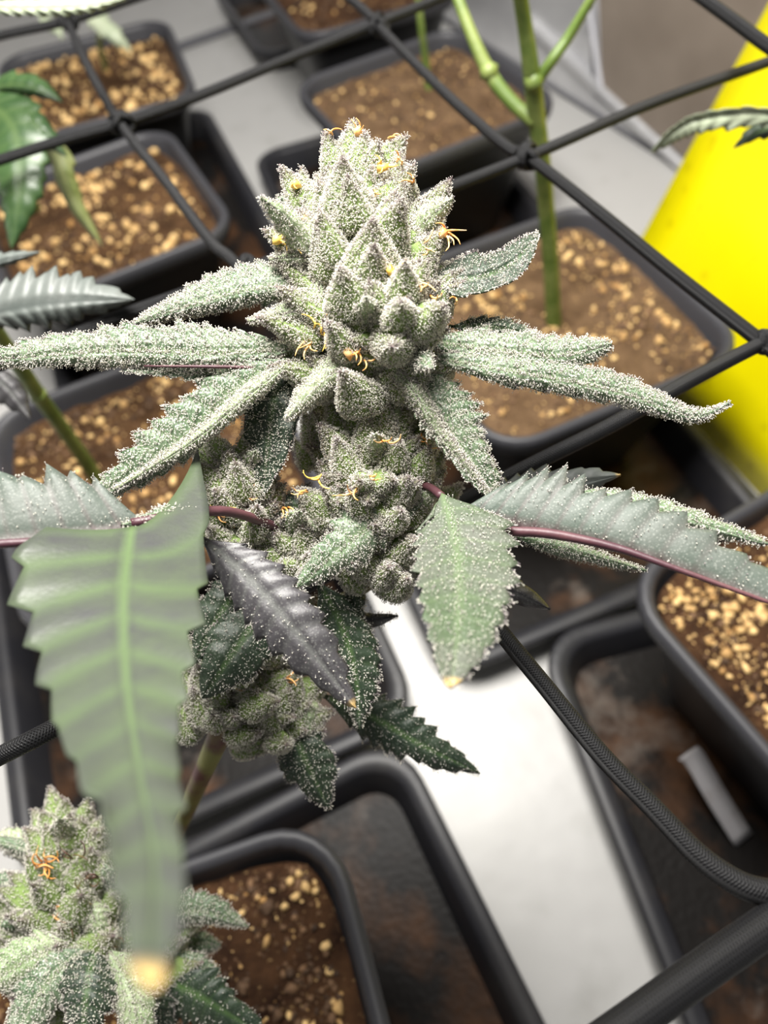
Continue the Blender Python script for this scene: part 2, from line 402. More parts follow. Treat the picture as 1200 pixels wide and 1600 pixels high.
tray_at((-.08, .778), 'TL', 12, .236, .295, 'small-looking far tray with rounded corner left of the top middle pot')
tray_at((-.1292, .8993), 'TR', 15, .236, .48, 'long dark tray under the two stacked upper left pots')
tray_at((-.062, .99), 'BL', 15, .236, .236, 'grey-looking far tray under the pot cut by the top edge')

pot(.5056, 3.6098, 19.7, 'black square pot of smooth brown soil with few grains, top middle behind a thin stem', 170, 900, (.0007, .0024), M_SOIL2, .004, 3)
pot(.7134, 1.9854, 16.05, 'black square pot with thick branching green stem beside the yellow card', 480, 1000, (.0008, .0032), M_SOIL2, .0045, 7)
pot(-1.045, 3.0798, 20.6, 'black square pot with golden grains under a hanging yellowish leaf, second from top left', 380, 900, (.0007, .0046), M_SOIL, .006, 11)
pot(-1.1729, 4.334, 11.3, 'topmost left black square pot of brown soil with large golden clumps', 400, 800, (.0009, .005), M_SOIL, .006, 15)
pot(-.75, 1.5882, 17.2, 'black square pot of brown soil behind the frosted leaves, with slanting green stem', 420, 1100, (.0008, .003), M_SOIL, .005, 19)
pot(1.2443, .614, 21.7, 'black square pot full of round golden grains at the right edge, deep wall showing', 2000, 900, (.0008, .0028), M_SOIL3, .003, 23)
pot(-.6466, -.1604, 9.9, 'black square pot of dark soil and cream grains at the bottom centre', 520, 1600, (.0005, .0026), M_SOIL3, .0045, 27)
pot(.058 / POT_S, .893 / POT_S, 15, 'black pot of dark soil cut off by the top edge, under a net knot', 120, 500, (.0008, .003), M_SOIL3, .004, 31)

# grey label strip leaning in the right tray
tg = [Z(1072, 1176, .040), Z(1085, 1185, .037), Z(1120, 1245, .024), Z(1162, 1312, .0065)]
C_ = spline(tg, 20); wdir = unit(np.cross(C_[-1] - C_[4], -FW + .2 * RT)); v = []
for i, q in enumerate(C_):
    wdt = .0062 if i > 1 else .004 + .001 * i
    up = -.004 * max(0, (3 - i) / 3) ** 2
    for k in (-1, 1): v.append(q + wdir * k * wdt + np.array([0, 0, up]))
o = mesh('plant_label', v, rows_faces(20, 2), M_TAG, None, at=tg[-1])
sm = o.modifiers.new('s', 'SOLIDIFY'); sm.thickness = .0009; sm.offset = 0
props(o, 'blank grey plastic label strip lying in the right-hand tray', 'plant label')

# ------------------------------------------------------------------ trellis net
NETZ = CAM[2] - .165
net = thing('trellis_net', Z(825, 245, NETZ), 'black elastic trellis net of knotted cords stretched over the pots', 'net')
def cord(pts, rad, dz=0., n=10, dzs=None):
    P = [Z(x, y, NETZ + dz + (dzs[i] if dzs else 0)) for i, (x, y) in enumerate(pts)]
    return tube('cord', P, rad, M_CORD, net, n, 8)
CR = .0022
cord([(-60, 78), (0, 56), (105, 33), (203, 0), (320, -40)], CR)
cord([(-80, 275), (0, 250), (100, 218), (188, 193), (310, 150), (450, 92), (590, 36), (680, 0), (760, -36)], CR)
cord([(-50, 590), (64, 545), (180, 497), (394, 419), (620, 325), (825, 245), (1010, 165), (1200, 97), (1300, 60)], CR)
cord([(1300, 490), (1200, 532), (1080, 594), (950, 667), (800, 742), (620, 840), (460, 928), (300, 1015), (170, 1090), (65, 1148), (0, 1181), (-60, 1212)], .00225, 0, 14, [0, 0, 0, 0, -.008, -.04, -.045, -.035, -.012, 0, 0, 0])
cord([(105, 33), (138, 105), (188, 193), (260, 285), (330, 378), (380, 424), (560, 640), (640, 800), (765, 965), (850, 1070), (940, 1180), (1020, 1262), (1090, 1335), (1150, 1378), (1200, 1395), (1280, 1405)], [.0021] * 9 + [.0022, .0023, .0025, .0026, .0027], 0, 14, [0] * 6 + [-.012, -.04, -.006] + [0] * 7)
cord([(520, -24), (575, 22), (600, 50), (700, 150), (790, 228), (825, 245), (940, 335), (1050, 425), (1190, 535), (1300, 622)], CR)
cord([(1085, -12), (1150, 35), (1200, 72), (1290, 130)], .0024, .02)
cord([(840, 1700), (985, 1598), (1100, 1515), (1250, 1410)], .0034, 0, 20)
def knot(x, y, r=.0074, dz=0.):
    c = Z(x, y, NETZ + dz); v, f, uv = [], [], []
    for k in range(3):
        ax = unit(np.array([R.uniform(-1, 1), R.uniform(-1, 1), R.uniform(-.5, .5)])); b = unit(np.cross(ax, [.1, .3, 1])); d = np.cross(ax, b)
        ring = [c + ax * (k - 1) * .0013 + r * .62 * (math.cos(t) * b + math.sin(t) * d * .85) for t in np.linspace(0, 6.5, 12)]
        tv, tf, tu = tube_geo(ring, .0015, 8, 2)
        f += [tuple(i + len(v) for i in q) for q in tf]; v += list(tv); uv += list(tu)
    mesh('knot', v, f, M_CORD, net, uv=uv)
for x, y in ((105, 33), (190, 193), (592, 38), (826, 244), (384, 421)): knot(x, y)
knot(1198, 534, .0045); knot(632, 822, .0056, -.04)

# ------------------------------------------------------------------ leaves
DENS = .56
FS = {}          # frost samples per plant: list of (points, normals, tone)
def frost_tri(key, v, f, dens, face=None, tone=.12, lenk=1.):
    """scatter resin-gland roots over triangles"""
    T = v[f]; nrm = np.cross(T[:, 1] - T[:, 0], T[:, 2] - T[:, 0]); A = np.linalg.norm(nrm, axis=1) / 2
    ok = A > 1e-13; T, nrm, A = T[ok], nrm[ok], A[ok]; nrm = nrm / (2 * A[:, None])
    n = NP.poisson(A.sum() * dens * DENS)
    if n == 0: return
    i = NP.choice(len(A), n, p=A / A.sum()); r1, r2 = np.sqrt(NP.random(n)), NP.random(n)
    P = T[i, 0] * (1 - r1)[:, None] + T[i, 1] * (r1 * (1 - r2))[:, None] + T[i, 2] * (r1 * r2)[:, None]
    FS.setdefault(key, []).append((P, nrm[i], np.full(n, tone * .7), np.full(n, lenk)))
def frost_edge(key, E, outd, per_m, tone=.2, lenk=1.):
    seg = E[1:] - E[:-1]; L = np.linalg.norm(seg, axis=1); n = int(L.sum() * per_m)
    if n < 1: return
    i = NP.choice(len(L), n, p=L / L.sum()); t = NP.random(n)[:, None]
    FS.setdefault(key, []).append((E[i] + seg[i] * t, outd[i], np.full(n, tone * .7), np.full(n, lenk)))

def leaf(parent, pts, wl, wr, mat, dl=.004, dr=.004, teeth=10, amp=.28, frost=0., name='leaf', label=None, p=(.9, .5), sweep=.13, corr=.0006, curl=1.6, key=None, rough_edge=.0, tiptan=0., midw=.045, wave=0., thick=.0004, halfn=6, vlat=.6, tone=.12, latw=.12, wp=None, back=(0, 0)):
    """leaf blade: pts = midrib (x, y, depth); wl / wr = half widths in px of the frame; dl / dr = how far the edges fall back (m)"""
    ns = max(40, teeth * 6) + 1
    C = spline(pts, ns); T = np.gradient(C[:, :2], axis=0); T /= np.linalg.norm(T, axis=1)[:, None] + 1e-9
    PL = np.stack([T[:, 1], -T[:, 0]], 1)
    t = np.linspace(0, 1, ns); p1, p2 = p; tm = p2 / (p1 + p2)
    prof = ((1 - t) ** p1) * ((t + .015) ** p2); prof /= ((1 - tm) ** p1) * (tm ** p2)
    if wp: prof = np.interp(t, [a for a, _ in wp], [b for _, b in wp])
    us = np.linspace(-1, 1, 2 * halfn + 1); v = []; vein = []; tip = []
    ph = R.random()
    S = np.linspace(0, 1, ns)
    jit = np.array([R.uniform(.85, 1.12) for _ in range(teeth + 3)])
    for i in range(ns):
        for u in us:
            au = abs(u); side = -1 if u < 0 else 1
            fr = (t[i] * teeth) % 1.0; ti = int(t[i] * teeth)
            saw = (1 - amp) + amp * (fr if fr < .97 else .5) * 1.0
            saw *= jit[ti + (0 if side < 0 else 1)]
            te = min(1., t[i] + sweep * au * (1 - t[i]) - back[0 if side < 0 else 1] * au ** 1.4 * (1 - t[i]) ** 7)
            k = te * (ns - 1); a = max(0, min(int(k), ns - 2)); fk = k - a
            c = C[a] * (1 - fk) + C[a + 1] * fk; pl = PL[a] * (1 - fk) + PL[a + 1] * fk
            w = (wl if side < 0 else wr) * prof[i] * (au * (1 + (saw - 1) * au ** 3))
            dd_ = (dl if side < 0 else dr) * au ** curl * (.35 + .65 * prof[i])
            cc = corr * -math.cos(2 * math.pi * fr) * au * (1 - .4 * au) * min(1, 3 * (1 - t[i]))
            wv = wave * math.sin(9 * t[i] + ph * 6 + side * 1.3) * au ** 2
            mid = corr * 1.4 * math.exp(-(au / .09) ** 2)
            xy = c[:2] + pl * w * (1 if side < 0 else -1)
            v.append(W(xy[0], xy[1], c[2] + dd_ - cc + mid + wv))
            lat = max(0., 1 - min(fr, 1 - fr) / latw) * vlat * (1 - .75 * t[i]) * min(1, au * 6) * (1 - .35 * au)
            vein.append(max(math.exp(-(au / midw) ** 2) * (1 - .6 * t[i]), lat))
            tip.append(min(1., max(0., (t[i] - (1 - tiptan)) / (tiptan * .6))) if tiptan else 0.)
    v = np.array(v); nc = len(us); f = rows_faces(ns, nc)
    q = np.array(f); tri = np.vstack([q[:, [0, 1, 2]], q[:, [0, 2, 3]]])
    n0 = np.cross(v[q[:, 1]] - v[q[:, 0]], v[q[:, 3]] - v[q[:, 0]]).sum(0)
    if n0.dot(CAM - v.mean(0)) < 0: q = q[:, ::-1]; tri = tri[:, ::-1]; f = q.tolist()
    o = mesh(name, v, f, mat, parent, attrs={'vein': vein, 'tip': tip})
    s_ = o.modifiers.new('thickness', 'SOLIDIFY'); s_.thickness = thick; s_.offset = -1
    if label: o['label'] = label
    if frost:
        k = key or parent.name
        V = v.reshape(ns, nc, 3)
        frost_tri(k, v, tri, frost * 1e6, tone=tone)
        for e, e1 in ((0, 1), (-1, -2)):
            E_ = V[:, e]; od = V[:, e] - V[:, e1]; od /= np.linalg.norm(od, axis=1)[:, None] + 1e-9
            frost_edge(k, E_, (od[:-1] - FW * .6), min(4200, 1700 * frost ** .5), tone + .1)
    return o

def trichomes(parent, key, name='resin_frost', rh=.00015, rs=.000038, ln=.00072):
    if key not in FS: return
    P = np.vstack([a[0] for a in FS[key]]); Nn = np.vstack([a[1] for a in FS[key]])
    tn = np.concatenate([a[2] for a in FS[key]]); lk = np.concatenate([a[3] for a in FS[key]]); n = len(P)
    Nn = Nn + NP.normal(0, .33, Nn.shape); Nn /= np.linalg.norm(Nn, axis=1)[:, None]
    a = np.cross(Nn, np.array([.31, .52, .79])); a /= np.linalg.norm(a, axis=1)[:, None] + 1e-9; b = np.cross(Nn, a)
    L = ln * lk * NP.uniform(.45, 1.25, n); rh_ = rh * NP.uniform(.75, 1.25, n)
    top = P + Nn * L[:, None]; V = []
    for k in range(3):
        d = math.cos(2.0944 * k) * a + math.sin(2.0944 * k) * b
        V += [P - Nn * .0001 + d * rs * 1.5, top + d * rs]
    h = rh_[:, None]
    V += [top - Nn * h * .7, top + Nn * h]
    for k in range(4): V.append(top + (math.cos(1.5708 * k) * a + math.sin(1.5708 * k) * b) * h + Nn * h * .1)
    V = np.stack(V, 1)                                   # n x 12
    F = [(0, 2, 3), (0, 3, 1), (2, 4, 5), (2, 5, 3), (4, 0, 1), (4, 1, 5)]
    for k in range(4): F += [(7, 8 + k, 8 + (k + 1) % 4), (6, 8 + (k + 1) % 4, 8 + k)]
    F = (np.array(F)[None] + 12 * np.arange(n)[:, None, None]).reshape(-1, 3)
    me = bpy.data.meshes.new(name); org = origin(parent)
    vv = (V.reshape(-1, 3) - org).astype(np.float32)
    me.vertices.add(len(vv)); me.vertices.foreach_set('co', vv.ravel())
    me.loops.add(F.size); me.loops.foreach_set('vertex_index', F.ravel().astype(np.int32))
    me.polygons.add(len(F)); me.polygons.foreach_set('loop_start', np.arange(0, F.size, 3, dtype=np.int32)); me.polygons.foreach_set('loop_total', np.full(len(F), 3, np.int32))
    me.polygons.foreach_set('use_smooth', np.ones(len(F), bool))
    me.update(calc_edges=True); me.materials.append(M_FROST)
    at = me.attributes.new('fc', 'FLOAT', 'POINT')
    purple = (NP.random(n) < tn) * NP.uniform(.6, 1, n) + NP.uniform(0, .2, n)
    at.data.foreach_set('value', np.clip(np.repeat(purple * .85, 12) + np.tile([.6, .12, .6, .12, .6, .12] + [0.] * 6, n), 0, 1).astype(np.float32))
    o = bpy.data.objects.new(name, me); link(o, parent); o['kind'] = 'stuff'
    print('frost', key, n)
    return o

# ------------------------------------------------------------------ flower bracts
def bract_proto(k):
    nr, nc = 13, 12; v = []; al = []; bend = R.uniform(-.3, .3); rng = np.random.default_rng(k)
    for i in range(nr):
        s = i / (nr - 1)
        r = .36 * (math.sin(math.pi * min(1, s ** .56)) ** .9) * (1 - .55 * s) + .012 * (1 - s)
        for j in range(nc):
            a = 2 * math.pi * j / nc
            rr_ = r * (1 + .16 * math.cos(a) - .10 * math.cos(3 * a + k) + (.22 * math.cos(2 * a) if k % 3 else 0)) * (1 + .06 * rng.uniform(-1, 1))
            v.append((rr_ * math.cos(a) * (.82 if k % 3 == 0 else .62) + .22 * s ** 2 * (1 if k % 2 else .5), rr_ * math.sin(a) + bend * s * s * .5, s)); al.append(s)
    f = rows_faces(nr, nc, True); f.append(tuple(range(nc))[::-1]); f.append(tuple((nr - 1) * nc + j for j in range(nc)))
    me = bpy.data.meshes.new('bract'); me.from_pydata(v, [], f); me.polygons.foreach_set('use_smooth', [True] * len(f))
    at_ = me.attributes.new('along', 'FLOAT', 'POINT'); at_.data.foreach_set('value', np.array(al, np.float32)); me.materials.append(M_BRACT)
    me.update()
    q = np.array(f[:-2]); return me, np.array(v), np.vstack([q[:, [0, 1, 2]], q[:, [0, 2, 3]]])
PROTO = [bract_proto(k) for k in range(6)]
ELL = {}
def bract(parent, base, direction, outward, length, width=1., key=None, frost=22., tone=None):
    k = R.randrange(6); me, v, tri = PROTO[k]
    zax = unit(direction); xax = unit(outward - zax * outward.dot(zax)) ; yax = np.cross(zax, xax)
    M = np.stack([xax * length * width, yax * length * width, zax * length], 1)
    o = bpy.data.objects.new('bract', me)
    m4 = Matrix([[*M[0], base[0]], [*M[1], base[1]], [*M[2], base[2]], [0, 0, 0, 1]])
    link(o, parent); o.matrix_basis = Matrix.Translation(Vector(-origin(parent))) @ m4
    kk = key or parent.name
    ELL.setdefault(kk, []).append((base + zax * length * .42, zax, length * .40, length * width * .26))
    wv = v @ M.T + base
    if frost:
        for lo, hi, tn in ((0, .45, .10), (.45, .75, .25), (.75, 1.01, .5)):
            sel = (v[tri[:, 0], 2] >= lo) & (v[tri[:, 0], 2] < hi)
            frost_tri(kk, wv, tri[sel], frost * 1e6, tone=tn)
    return o
def topx(P_):
    q = P_ - CAM; d = float(q @ FW); return (600 + FPX * float(q @ RT) / d, 800 - FPX * float(q @ UP) / d, d)
def cola(parent, axis, radii, n, lens, key=None, frost=22., tilt=.75, t0=0., seed=1, back=.35):
    """bracts packed round an axis (x, y, depth, base first); radii in metres along it"""
    C = np.array([W(*q) for q in spline(axis, 40)]); ang = seed * 1.7
    for i in range(n):
        s = t0 + (1 - t0) * (i + .5) / n; k = s * 39; a = min(int(k), 38); c = C[a] + (C[a + 1] - C[a]) * (k - a)
        ax = unit(C[min(39, a + 2)] - C[max(0, a - 2)]); ang += 2.39996
        e1 = unit(np.cross(ax, FW)); e2 = unit(np.cross(e1, ax)); e2 = e2 if e2.dot(FW) < 0 else -e2
        rad = math.cos(ang) * e1 + math.sin(ang) * e2
        if math.sin(ang) < -back: rad = unit(rad - 1.4 * e2 * math.sin(ang))
        r = np.interp(s, np.linspace(0, 1, len(radii)), radii)
        L = np.interp(s, np.linspace(0, 1, len(lens)), lens) * R.uniform(.75, 1.25)
        ti = tilt * (1 - .75 * s ** 2) + R.uniform(-.15, .15)
        d = unit(ax * math.cos(ti) + rad * math.sin(ti))
        if i % 6 == 2 and math.sin(ang) > -.5 and s < .8:
            d2 = unit(ax * math.cos(ti + .35) + rad * math.sin(ti + .35)); b_ = c + rad * r * .5
            q_ = [topx(b_), topx(b_ + d2 * L * .8 + ax * L * .1), topx(b_ + d2 * L * 1.35 + ax * L * .05)]
            leaf(parent, q_, 20 + 6 * R.random(), 20 + 6 * R.random(), R.choice((M_PALE, M_FROSTY, M_PALE)), dl=.003, dr=.003, teeth=5, amp=.2, frost=frost * .5, key=key, name='sugar_leaf', halfn=4, tone=.2)
            continue
        bract(parent, c + rad * r * R.uniform(.45, .8) - ax * L * .35, d, rad, L, R.uniform(1.0, 1.4), key, frost)
def cull_frost(key):
    out = []
    for P, Nn, tn, lk in FS.get(key, []):
        keep = np.ones(len(P), bool)
        for c, z, a, b in ELL.get(key, []):
            d = P - c; near = (np.abs(d) < a * 1.2).all(1)
            if not near.any(): continue
            dz_ = d[near] @ z; dr_ = np.sqrt(np.maximum(0, (d[near] ** 2).sum(1) - dz_ ** 2))
            idx = np.where(near)[0]; keep[idx[(dz_ / a) ** 2 + (dr_ / b) ** 2 < .38]] = False
        out.append((P[keep], Nn[keep], tn[keep], lk[keep]))
    FS[key] = out
def pistil(parent, x, y, d, n=3, ln=26, mat=None, aim=None, blob=False):
    v, f = [], []
    for k in range(n):
        a = (aim if aim is not None else R.uniform(0, 6.28)) + R.uniform(-.6, .6); cx, cy = x + R.uniform(-7, 7), y + R.uniform(-6, 6); cu_ = R.choice((-1, 1)) * R.uniform(.2, .75); ll = ln * R.uniform(.6, 1.3)
        pts = [W(cx, cy, d + .002)]; b = a
        for s in range(1, 5):
            b += cu_ + R.uniform(-.3, .3); cx += ll / 4 * math.cos(b); cy += ll / 4 * math.sin(b)
            pts.append(W(cx, cy, d - .0006 * s + R.uniform(-.0006, .0006)))
        tv, tf, _ = tube_geo(pts, [.00026, .00024, .00018, .00008], 6, 4)
        f += [tuple(i + len(v) for i in q) for q in tf]; v += list(tv)
    if blob:
        c = W(x, y, d - .0004); tv = c + IV * (RT[None] * 0 + NP.uniform(.0008, .0019, (12, 1)))
        f += [tuple(int(i) + len(v) for i in q) for q in IF]; v += list(tv)
    o = mesh('pistil', v, f, mat or M_PIST, parent); return o

# ================================================================== the main plant
root = Z(225, 1440, POT_H - .012)
MP = thing('cannabis_plant', root, 'frosty pale green flowering plant in sharp focus at the centre, with orange hairs', 'plant')
# stem from the soil up through the flower
tube('stem', [root - np.array([0, 0, .01]), W(242, 1370, .31), W(285, 1280, .255), W(318, 1205, .225), W(346, 1140, .212), W(372, 1070, .206), W(410, 1020, .204), W(480, 965, .203), W(570, 918, .20), W(606, 882, .197), W(620, 840, .193), W(606, 700, .186), W(590, 560, .181), W(566, 380, .180), W(553, 260, .181)],
     [.0032, .003, .0029, .003, .0034, .003, .0025, .002, .0016, .0016, .002, .003, .0026, .0016, .0008], M_STEMP, MP, 12)
K = 'main'
# upper head
cola(MP, [(590, 600, .181), (572, 480, .178), (562, 385, .178), (555, 285, .181)], [.013, .0165, .0155, .0125, .005], 60, [.015, .0155, .0140, .0115], K, 17, .85, 0, 3)
# round cluster in front
cola(MP, [(622, 570, .172), (622, 480, .164), (620, 440, .163)], [.0075, .0065, .003], 20, [.011, .0095], K, 17, 1.0, 0, 8)
# second storey
cola(MP, [(600, 880, .193), (592, 760, .187), (588, 640, .182)], [.011, .015, .011], 62, [.0125, .012], K, 15, .8, 0, 5)
cola(MP, [(575, 770, .182), (572, 735, .172)], [.006, .003], 14, [.010, .008], K, 15, 1.0, 0, 9)
# left pod cluster
cola(MP, [(392, 830, .188), (375, 770, .184), (360, 695, .182)], [.008, .0085, .004], 24, [.012, .011], K, 15, .7, 0, 6)
cola(MP, [(470, 870, .190), (440, 830, .188)], [.008, .007], 16, [.011, .010], K, 14, .9, 0, 7)
# lower bud
cola(MP, [(345, 1130, .203), (385, 1040, .203), (420, 940, .203)], [.009, .013, .011], 44, [.0125, .012], K, 13, .9, 0, 4)
cola(MP, [(430, 1130, .204), (455, 1060, .204)], [.008, .006], 16, [.011, .010], K, 13, .9, 0, 2)
# named bracts that shape the outline
for (x0, y0, d0, x1, y1, d1, w) in (
        (560, 275, .180, 545, 192, .181, 1.05), (535, 285, .180, 505, 214, .180, 1.05), (585, 285, .180, 622, 208, .181, 1.05), (500, 350, .178, 437, 270, .178, 1.0),
        (480, 330, .177, 470, 262, .177, .9), (630, 395, .176, 697, 286, .177, .85), (620, 330, .176, 610, 248, .176, 1.1), (585, 360, .174, 645, 265, .175, .95), (500, 400, .173, 412, 372, .174, 1.1),
        (470, 420, .174, 425, 350, .175, 1.0), (545, 360, .172, 530, 285, .172, 1.0), (640, 410, .174, 705, 375, .173, 1.0), (560, 420, .170, 560, 340, .17, 1.1),
        (505, 705, .190, 470, 640, .188, 1.1), (520, 690, .189, 490, 615, .187, 1.1), (490, 730, .189, 452, 690, .188, 1.0),
        (365, 800, .182, 345, 690, .180, 1.15), (395, 790, .181, 380, 690, .18, 1.1), (300, 1130, .202, 345, 1060, .200, .9), (320, 1140, .2, 300, 1085, .199, 1.2), (330, 1110, .199, 390, 1125, .197, .9)):
    b0, b1 = W(x0, y0, d0), W(x1, y1, d1); L = np.linalg.norm(b1 - b0)
    bract(MP, b0, b1 - b0, -FW + .2 * RT, L, w * 1.2, K, 17)
def L(pts, wl, wr, mat, **kw): kw.setdefault('key', K); return leaf(MP, pts, wl, wr, mat, **kw)
# curled sugar leaves of the head
L([(520, 402, .171), (470, 400, .168), (420, 406, .17)], 24, 22, M_PALE, dl=.004, dr=.004, teeth=5, amp=.12, frost=11, name='sugar_leaf', tone=.35)
L([(500, 425, .169), (492, 470, .166), (450, 488, .166), (386, 502, .170)], 26, 22, M_PALE, dl=.005, dr=.003, teeth=5, amp=.12, frost=11, name='sugar_leaf', tone=.3)
L([(668, 436, .172), (740, 436, .170), (800, 412, .172), (842, 364, .176)], 40, 26, M_DARK, dl=.005, dr=-.003, teeth=6, amp=.06, frost=5, p=(.8, .3), vlat=.1, name='sugar_leaf', tone=.25)
L([(560, 555, .168), (510, 590, .165), (448, 655, .168)], 30, 30, M_PALE, dl=.006, dr=.006, teeth=6, amp=.12, frost=11, name='sugar_leaf')
L([(640, 590, .178), (615, 640, .173), (602, 705, .172)], 26, 24, M_PALE, dl=.005, dr=.005, teeth=5, amp=.12, frost=7, name='sugar_leaf')
L([(560, 640, .180), (545, 680, .178), (560, 725, .178)], 18, 18, M_PALE, dl=.004, dr=.004, teeth=4, amp=.12, frost=7, name='sugar_leaf')
# long leaves to the left
L([(520, 452, .175), (420, 448, .171), (320, 470, .172), (205, 508, .176)], 30, 46, M_FROSTY, dl=.004, dr=.005, teeth=10, amp=.3, frost=9, name='sugar_leaf', tone=.15)
L([(470, 545, .172), (330, 552, .167), (180, 548, .168), (-60, 566, .170)], 34, 50, M_FROSTY, dl=.003, dr=.002, teeth=15, amp=.28, frost=10, p=(.7, .45), name='leaf', tone=.12)
lf = L([(430, 582, .173), (300, 577, .170), (190, 578, .170)], 17, 5, M_FROSTY, dl=.0, dr=.003, teeth=8, amp=.2, frost=9, name='sugar_leaf', label='narrow frosted blade with a red midrib')
tube('midrib', [W(420, 575, .1705), (W(330, 573, .1672)), W(225, 572, .168)], [.0004, .0004, .0002], M_PURST, lf, 6)
L([(452, 560, .171), (370, 610, .168), (270, 700, .169), (135, 788, .173)], 34, 62, M_FROSTY, dl=.003, dr=.001, teeth=11, amp=.34, frost=7.5, p=(.65, .5), name='leaf', tone=.15)
L([(448, 570, .167), (385, 620, .165), (300, 690, .167), (180, 765, .1705)], 15, 13, M_PALE, dl=.003, dr=.003, teeth=6, amp=.1, frost=11, p=(.8, .3), name='sugar_leaf', tone=.2)
L([(442, 562, .176), (425, 640, .174), (410, 775, .176)], 46, 44, M_DARK, dl=-.001, dr=.001, teeth=6, amp=.12, frost=5.5, name='leaf', vlat=.1, midw=.07)
# leaf running down the right of the head
L([(612, 572, .172), (672, 630, .167), (720, 700, .167), (778, 785, .170)], 62, 34, M_FROSTY, dl=.004, dr=-.002, teeth=11, amp=.28, frost=7.5, p=(.75, .5), name='leaf', tone=.18)
L([(604, 566, .167), (645, 610, .163), (690, 680, .164), (770, 782, .169)], 15, 15, M_PALE, dl=.003, dr=.003, teeth=5, amp=.1, frost=12, p=(.7, .3), name='sugar_leaf', tone=.3)
# right-hand long leaves
L([(655, 530, .172), (760, 545, .168), (870, 555, .168), (956, 538, .170)], 38, 40, M_FROSTY, dl=.004, dr=.004, teeth=8, amp=.34, frost=9, p=(.6, .4), name='sugar_leaf', tone=.22)
L([(700, 510, .175), (780, 512, .173), (860, 532, .174)], 18, 20, M_DARK, dl=.002, dr=.003, teeth=7, amp=.3, frost=5, name='sugar_leaf')
L([(650, 555, .170), (800, 580, .166), (960, 610, .167), (1080, 650, .168), (1142, 630, .169)], 36, 28, M_FROSTY, dl=.004, dr=.003, teeth=12, amp=.3, frost=10, p=(1.35, .4), name='leaf', tone=.25)
# broad right leaves lower down
L([(690, 770, .166), (712, 850, .154), (716, 950, .137), (706, 1074, .122)], 98, 72, M_BROAD, dl=.002, dr=-.002, teeth=10, amp=.22, frost=1.3, p=(.72, .42), name='leaf', tiptan=.05, tone=.2, corr=.0003)
lf = L([(712, 800, .168), (840, 828, .162), (1010, 868, .154), (1260, 960, .146)], 105, 6, M_UNDER, dl=.004, dr=.008, teeth=13, amp=.26, frost=.4, p=(.55, .35), corr=.0003, name='leaf', vlat=.5, label='grey-green leaf showing its purple-ribbed underside')
tube('midrib', [W(795, 830, .1605), W(860, 834, .1585), W(960, 855, .1545), W(1060, 890, .150), W(1220, 948, .1455)], [.0011, .0011, .0009, .0006, .0004], M_PURST, lf, 8)
L([(740, 810, .172), (860, 785, .167), (1000, 790, .163), (1200, 850, .156)], 22, 26, M_FROSTY, dl=.004, dr=.003, teeth=11, amp=.35, frost=4.5, p=(.5, .4), name='leaf', tone=.25)
L([(740, 800, .190), (840, 770, .189), (970, 742, .188)], 46, 30, M_UNDER2, dl=.003, dr=.003, teeth=9, amp=.26, frost=0, name='leaf', vlat=.4, tiptan=.03)
L([(800, 838, .178), (900, 862, .180), (1010, 892, .182)], 12, 14, M_FROSTY, dl=.003, dr=.003, teeth=6, amp=.1, frost=5, name='leaf')
L([(720, 930, .182), (790, 925, .184), (860, 952, .186)], 26, 18, M_PURP, dl=.003, dr=.003, teeth=5, amp=.1, frost=0, name='leaf')
L([(650, 900, .19), (610, 868, .19), (690, 855, .188), (740, 860, .186)], 16, 14, M_PURP, dl=.002, dr=.002, teeth=5, amp=.15, frost=.5, name='leaf')
# short frosted leaf and dark ones in the middle
L([(668, 780, .178), (590, 815, .174), (530, 860, .173), (464, 918, .175)], 44, 46, M_FROSTY, dl=.003, dr=.002, teeth=9, amp=.28, frost=5.5, p=(.75, .5), name='leaf')
L([(515, 790, .184), (430, 800, .181), (360, 835, .181)], 30, 28, M_DARK, dl=.003, dr=.003, teeth=7, amp=.15, frost=4, name='leaf')
L([(312, 838, .167), (390, 905, .161), (460, 985, .158), (556, 1106, .157)], 62, 58, M_PURP, dl=.003, dr=.002, teeth=9, amp=.3, frost=.35, p=(.75, .5), name='leaf', tiptan=.03, label='dark purple-grey leaf with pale veins')
L([(495, 905, .184), (535, 980, .187), (556, 1060, .188), (562, 1140, .190)], 46, 46, M_DARK, dl=.002, dr=.004, teeth=9, amp=.2, frost=2.2, name='leaf', vlat=.3)
L([(450, 925, .192), (390, 985, .187), (350, 1040, .183), (316, 1092, .185)], 54, 50, M_DARK, dl=.002, dr=.002, teeth=6, amp=.1, frost=2.0, name='leaf', vlat=.1)
L([(405, 905, .193), (350, 950, .188), (300, 1040, .188)], 44, 40, M_DARK, dl=.002, dr=.002, teeth=6, amp=.1, frost=2.0, name='leaf', vlat=.1)
L([(500, 1085, .206), (590, 1125, .204), (660, 1165, .204), (750, 1209, .206)], 46, 42, M_DARK, dl=.002, dr=.003, teeth=9, amp=.32, frost=1.2, name='leaf', vlat=.12)
L([(435, 1085, .203), (465, 1160, .198), (490, 1215, .198), (514, 1264, .200)], 46, 40, M_DARK, dl=.002, dr=.002, teeth=7, amp=.14, frost=2.0, name='leaf', vlat=.15)
L([(470, 1080, .199), (478, 1110, .197), (482, 1150, .198)], 20, 20, M_PALE, dl=.003, dr=.003, teeth=4, amp=.1, frost=4, name='sugar_leaf')
L([(520, 945, .194), (565, 968, .194), (622, 962, .195)], 14, 16, M_PURP, dl=.002, dr=.002, teeth=5, amp=.1, frost=1.5, name='leaf')
L([(548, 905, .188), (556, 930, .187), (562, 962, .188)], 16, 16, M_DARK, dl=.002, dr=.002, teeth=4, amp=.1, frost=2.5, name='sugar_leaf')
